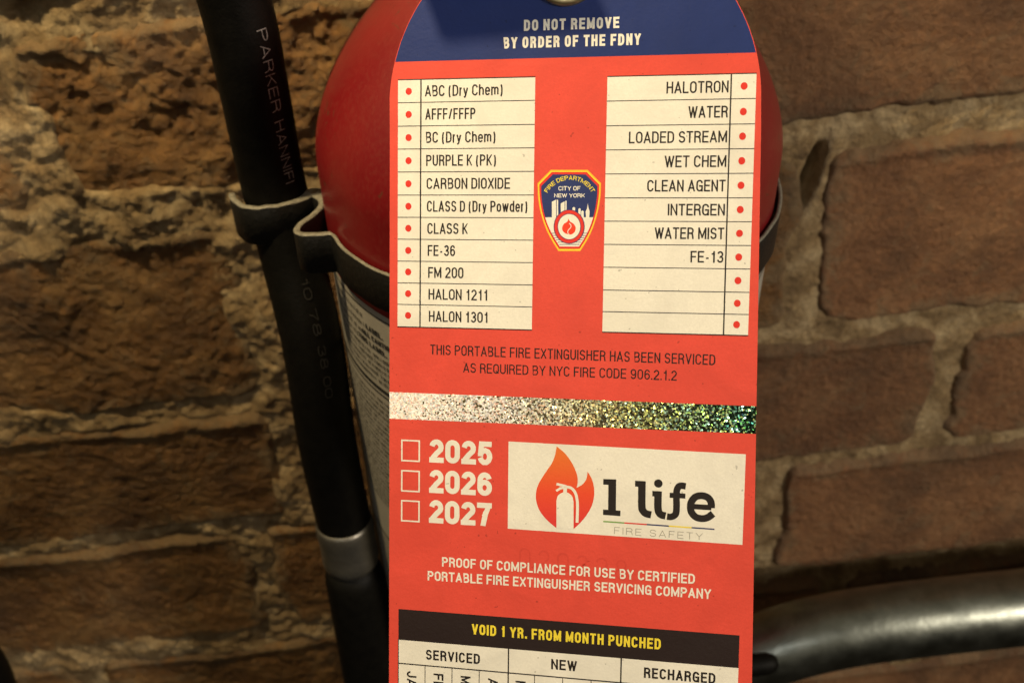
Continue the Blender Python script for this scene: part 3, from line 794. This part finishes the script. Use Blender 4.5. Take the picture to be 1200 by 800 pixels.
# years
for i, t in enumerate(['2025', '2026', '2027']):
    y0 = [-24.85, -31.0, -37.1][i]
    s = Sheet(.02); s.text(t, -28.4, -15.6, y0, 4.7, .225, .06); s.build('lettering', CREAM, tg)
    s = Sheet(.02); yb0 = y0 + .1
    s.stroke([(-34.05, yb0), (-30.45, yb0), (-30.45, yb0 + 4.1), (-34.05, yb0 + 4.1)], .3, True); s.build('checkbox', CREAM, tg)
# company panel
s = Sheet(.012); s.poly([pt(596, 517), pt(595, 619), pt(870, 638), pt(874, 532)]); lp_ = s.build('company_panel', CREAM, tg)
def z2(X_, Y_): return pt(590 + X_ / 4.138, 510 + Y_ / 4.138)
def Z2(l): return [z2(*p) for p in l]
def smooth2(pts, n=6, closed=False):
    return [(p.x, p.y) for p in catmull([Vector((x, y, 0)) for x, y in pts], n)]
fl = smooth2([(258, 52), (300, 88), (335, 138), (356, 188), (360, 225), (355, 253)]) + smooth2([(355, 253), (384, 236), (402, 210), (408, 175)])[1:] + \
     smooth2([(408, 175), (426, 205), (438, 245), (440, 288), (430, 335), (408, 378), (375, 420), (340, 453)])[1:] + \
     smooth2([(340, 453), (256, 448)], 2)[1:] + smooth2([(256, 448), (214, 412), (178, 368), (160, 322), (158, 278), (170, 235), (200, 185), (234, 135), (250, 95), (258, 52)])[1:-1]
s = Sheet(.025); s.poly(Z2(fl)); s.build('flame_emblem', FLAME, lp_)
s = Sheet(.04)
s.poly(Z2([(257, 449), (257, 318)] + smooth2([(257, 318), (262, 295), (278, 280), (298, 274), (318, 280), (334, 296), (340, 320)]) + [(340, 453)]))
s.poly(Z2([(290, 278), (290, 252), (308, 252), (308, 278)]))
s.stroke(Z2([(257, 235), (280, 240), (305, 246)]), 1.1 * 8 / 17.1 * 1.0); s.stroke(Z2([(256, 268), (275, 256), (296, 252)]), .45)
s.stroke(Z2(smooth2([(300, 248), (328, 254), (347, 275), (356, 305), (359, 345), (357, 422)])), .55)
s.build('bottle_emblem', CREAM, lp_)
s = Sheet(.03)
W1 = 8.6 * 1.0 * .9 * .235
def st2(l, wpx, closed=False, sm=False):
    s.stroke(Z2(smooth2(l) if sm else l), wpx / 4.138 * .1625, closed)
st2([(484, 224), (532, 226)], 28); st2([(528, 212), (526, 385)], 38); st2([(483, 371), (567, 377)], 27)
st2([(638, 233), (684, 235)], 29); st2([(672, 221), (671, 340), (678, 366), (692, 378), (716, 384)], 36, sm=True)
s.disc(*z2(751, 232), .80); st2([(722, 281), (762, 283)], 27); st2([(750, 270), (749, 345), (754, 372), (766, 384), (786, 389)], 36, sm=True)
st2([(793, 392), (812, 394), (832, 384), (839, 360), (839, 290), (843, 258), (858, 243), (884, 246)], 32, sm=True); st2([(806, 289), (882, 293)], 25)
st2([(908, 343), (1008, 349)], 26)
st2([(1008, 352), (1006, 322), (990, 300), (962, 291), (932, 297), (912, 320), (907, 345), (912, 372), (932, 394), (962, 402), (990, 397), (1016, 378)], 34, sm=True)
s.build('lettering', BLACK, lp_)
for a, b, m_ in ((484, 586, GREEN), (586, 695, DOTRED), (695, 802, NAVY), (802, 912, YELLOW), (912, 1023, NAVY)):
    s = Sheet(.03); ya = 416 + (a - 484) * .0705; yb_ = 416 + (b - 484) * .0705
    s.stroke(Z2([(a, ya), (b, yb_)]), .26); s.build('coloured_rule', m_, lp_)
a = z2(537, 476); b = z2(965, 507)
s = Sheet(.03); s.text('FIRE SAFETY', a[0], b[0], a[1], 1.35, .07, .42, y1=b[1]); s.build('lettering', GREY, lp_)
# department badge
def zb3(X_, Y_): return pt(620 + X_ / 7.27, 190 + Y_ / 7.27)
def ZB3(l): return [zb3(*p) for p in l]
ob = [(185, 66), (500, 66), (614, 180)] + smooth2([(614, 180), (608, 295), (585, 430), (545, 560), (495, 665), (436, 759)], 4)[1:] + [(250, 759)] + smooth2([(250, 759), (192, 665), (140, 560), (98, 430), (76, 295), (72, 180)], 4)[1:]
def inset(k): return [(343 + (x - 343) * k, 408 + (y - 408) * k) for x, y in ob]
s = Sheet(.014); s.poly(ZB3(ob)); bd = s.build('badge', ORANGE, tg)
s = Sheet(.020); s.poly(ZB3(inset(.975))); s.build('badge_border', YELLOW, bd)
s = Sheet(.026); s.poly(ZB3(inset(.945))); s.build('badge_inner_line', DOTRED, bd)
s = Sheet(.032); s.poly(ZB3(inset(.885))); s.build('badge_field', CREAM, bd)
inn = inset(.885)
def clip_y(poly, ymax):
    o_ = []
    for i in range(len(poly)):
        a, b = poly[i - 1], poly[i]
        if (a[1] <= ymax) != (b[1] <= ymax):
            t = (ymax - a[1]) / (b[1] - a[1]); o_.append((a[0] + (b[0] - a[0]) * t, ymax))
        if b[1] <= ymax: o_.append(b)
    return o_
s = Sheet(.038); s.poly(ZB3(clip_y(inn, 470))); s.build('badge_sky', NAVYB, bd)
s = Sheet(.044)
for p in ([(195, 338), (230, 320), (230, 482), (195, 482)], [(236, 320), (248, 322), (248, 500), (236, 500)], [(270, 352), (303, 335), (303, 482), (270, 482)], [(309, 330), (320, 330), (320, 482), (309, 482)],
          [(350, 418), (370, 418), (370, 390), (382, 382), (393, 390), (393, 482), (350, 482)], [(420, 400), (432, 392), (440, 400), (440, 482), (420, 482)], [(444, 420), (455, 412), (466, 420), (466, 482), (444, 482)],
          [(482, 420), (492, 400), (497, 380), (501, 350), (505, 380), (510, 400), (516, 420), (512, 486), (486, 486)]):
    s.poly(ZB3(p))
s.build('badge_skyline', CREAM, bd)
s = Sheet(.044)
for k in range(6):
    y = 606 + k * 19; hwid = 168 - k * 15
    s.stroke(ZB3([(343 - hwid + 8, y), (343 + hwid - 8, y)]), .10)
s.build('badge_waves', NAVY, bd)
def circ(cx, cy, rx, ry, n=36): return [(cx + rx * math.cos(2 * math.pi * i / n), cy + ry * math.sin(2 * math.pi * i / n)) for i in range(n)]
s = Sheet(.058); s.poly(ZB3(circ(342, 550, 132, 146))); s.build('badge_ring_edge', NAVY, bd)
s = Sheet(.062); s.poly(ZB3(circ(342, 550, 126, 140))); s.build('badge_ring', DOTRED, bd)
s = Sheet(.066); s.poly(ZB3(circ(342, 550, 100, 112))); s.build('badge_ring_line', NAVY, bd)
s = Sheet(.070); s.poly(ZB3(circ(342, 550, 95, 107))); s.build('badge_disc', CREAM, bd)
s = Sheet(.074); s.poly(ZB3(smooth2([(336, 482), (352, 508), (382, 528), (398, 560), (390, 594), (366, 614), (340, 618)], 4) + smooth2([(340, 618), (308, 606), (286, 582), (283, 552), (300, 524), (326, 508), (336, 482)], 4)[1:-1])); s.build('badge_flame', FLAMEB, bd)
s = Sheet(.080); s.stroke(ZB3(smooth2([(342, 520), (358, 540), (352, 562), (334, 580), (330, 600), (342, 616)], 4)), .14); s.build('badge_flame_line', CREAM, bd)
s = Sheet(.044); a = zb3(250, 243); b = zb3(437, 243); s.text('CITY OF', a[0], b[0], a[1], .82, .17, .12); s.build('lettering', CREAM, bd)
s = Sheet(.044); a = zb3(214, 302); b = zb3(476, 302); s.text('NEW YORK', a[0], b[0], a[1], .76, .18, .12); s.build('lettering', CREAM, bd)
ccx, ccy = zb3(343, 372); rr_ = 217 / 7.27 * .1625 * 1.0
def arcxf(X_, Y_):
    th = -X_ / rr_; r_ = rr_ + Y_
    return (ccx - r_ * math.sin(th), ccy + r_ * math.cos(th))
s = Sheet(.044); La = rr_ * R_(120); s.text('FIRE DEPARTMENT', -La / 2, La / 2, 0, .80, .16, .14, xf=arcxf); s.build('lettering', YELLOW, bd)
# blind-stamped number showing through from the back
a = pt(608, 664); b = pt(735, 680)
s = Sheet(.002); s.text('020328', a[0], b[0], a[1], 4.0, .09, .36, y1=b[1]); s.build('stamped_number', EMB, tg)
s = Sheet(.024); s.text('PROOF OF COMPLIANCE FOR USE BY CERTIFIED', -25.65, 24.1, -45.85, 1.95, .17, .12); s.build('lettering', CREAM, tg)
s = Sheet(.02); s.text('PORTABLE FIRE EXTINGUISHER SERVICING COMPANY', -28.6, 27.2, -48.9, 1.95, .17, .12, y1=-48.6); s.build('lettering', CREAM, tg)
# month table
s = Sheet(.012); s.rect(-34.67, -61.9, 32.75, -55.28); vp = s.build('void_banner', DARKBROWN, tg)
s = Sheet(.03); s.text('VOID 1 YR. FROM MONTH PUNCHED', -19.4, 18.0, -59.3, 2.15, .19, .14); s.build('lettering', YELLOW, vp)
s = Sheet(.013); s.rect(-34.67, -81, 32.75, -61.7); mp = s.build('month_panel', CREAM, tg)
s = Sheet(.03)
s.rect(-34.67, -66.75, 32.75, -66.5)
for x in (-11.9, 10.45): s.rect(x - .13, -81, x + .13, -61.5)
for i in range(12):
    x = -34.67 + 67.42 * i / 12
    if i % 4: s.rect(x - .07, -81, x + .07, -66.6)
s.rect(-34.75, -81, -34.6, -61.6); s.build('ruled_lines', BLACK, mp)
for t, xa, xb, y in (('SERVICED', -28.9, -17.7, -65.35), ('NEW', -3.3, 1.8, -65.1), ('RECHARGED', 14.9, 28.5, -65.2)):
    s = Sheet(.03); s.text(t, xa, xb, y, 2.1, .18, .14); s.build('lettering', BLACK, mp)
for i, t in enumerate(['JAN.', 'FEB.', 'MAR.', 'APR.', 'MAY', 'JUN.', 'JUL.', 'AUG.', 'SEP.', 'OCT.', 'NOV.', 'DEC.']):
    cx = -34.67 + 67.42 * (i + .5) / 12
    s = Sheet(.03); Lg = {3: 4.7, 4: 5.6}[len(t)]
    x_s = cx - 1.02
    s.text(t, 0, Lg, 0, 2.05, .18, .14, xf=lambda X_, Y_, cx=cx: (cx - 1.02 + Y_, -68.1 - X_)); s.build('lettering', BLACK, mp)
# the cord through the eyelet, up over the neck
cp = [TM @ Vector((HOLE[0] * mm, (HOLE[1] - 2.2) * mm, -.003)), TM @ Vector((HOLE[0] * mm, (HOLE[1] + .2) * mm, .0022)), TM @ Vector((HOLE[0] * mm, (HOLE[1] + 9) * mm, .002)),
      A0 + AX * .068 + Vector((0, -.03, 0)), A0 + AX * .078 + Vector((.0, -.017, 0))]
TI = TM.inverted()
tube('hanging_cord', catmull([TI @ p for p in cp], 8), .0009, CREAM, tg, Vector((1, 0, 0)), 12)
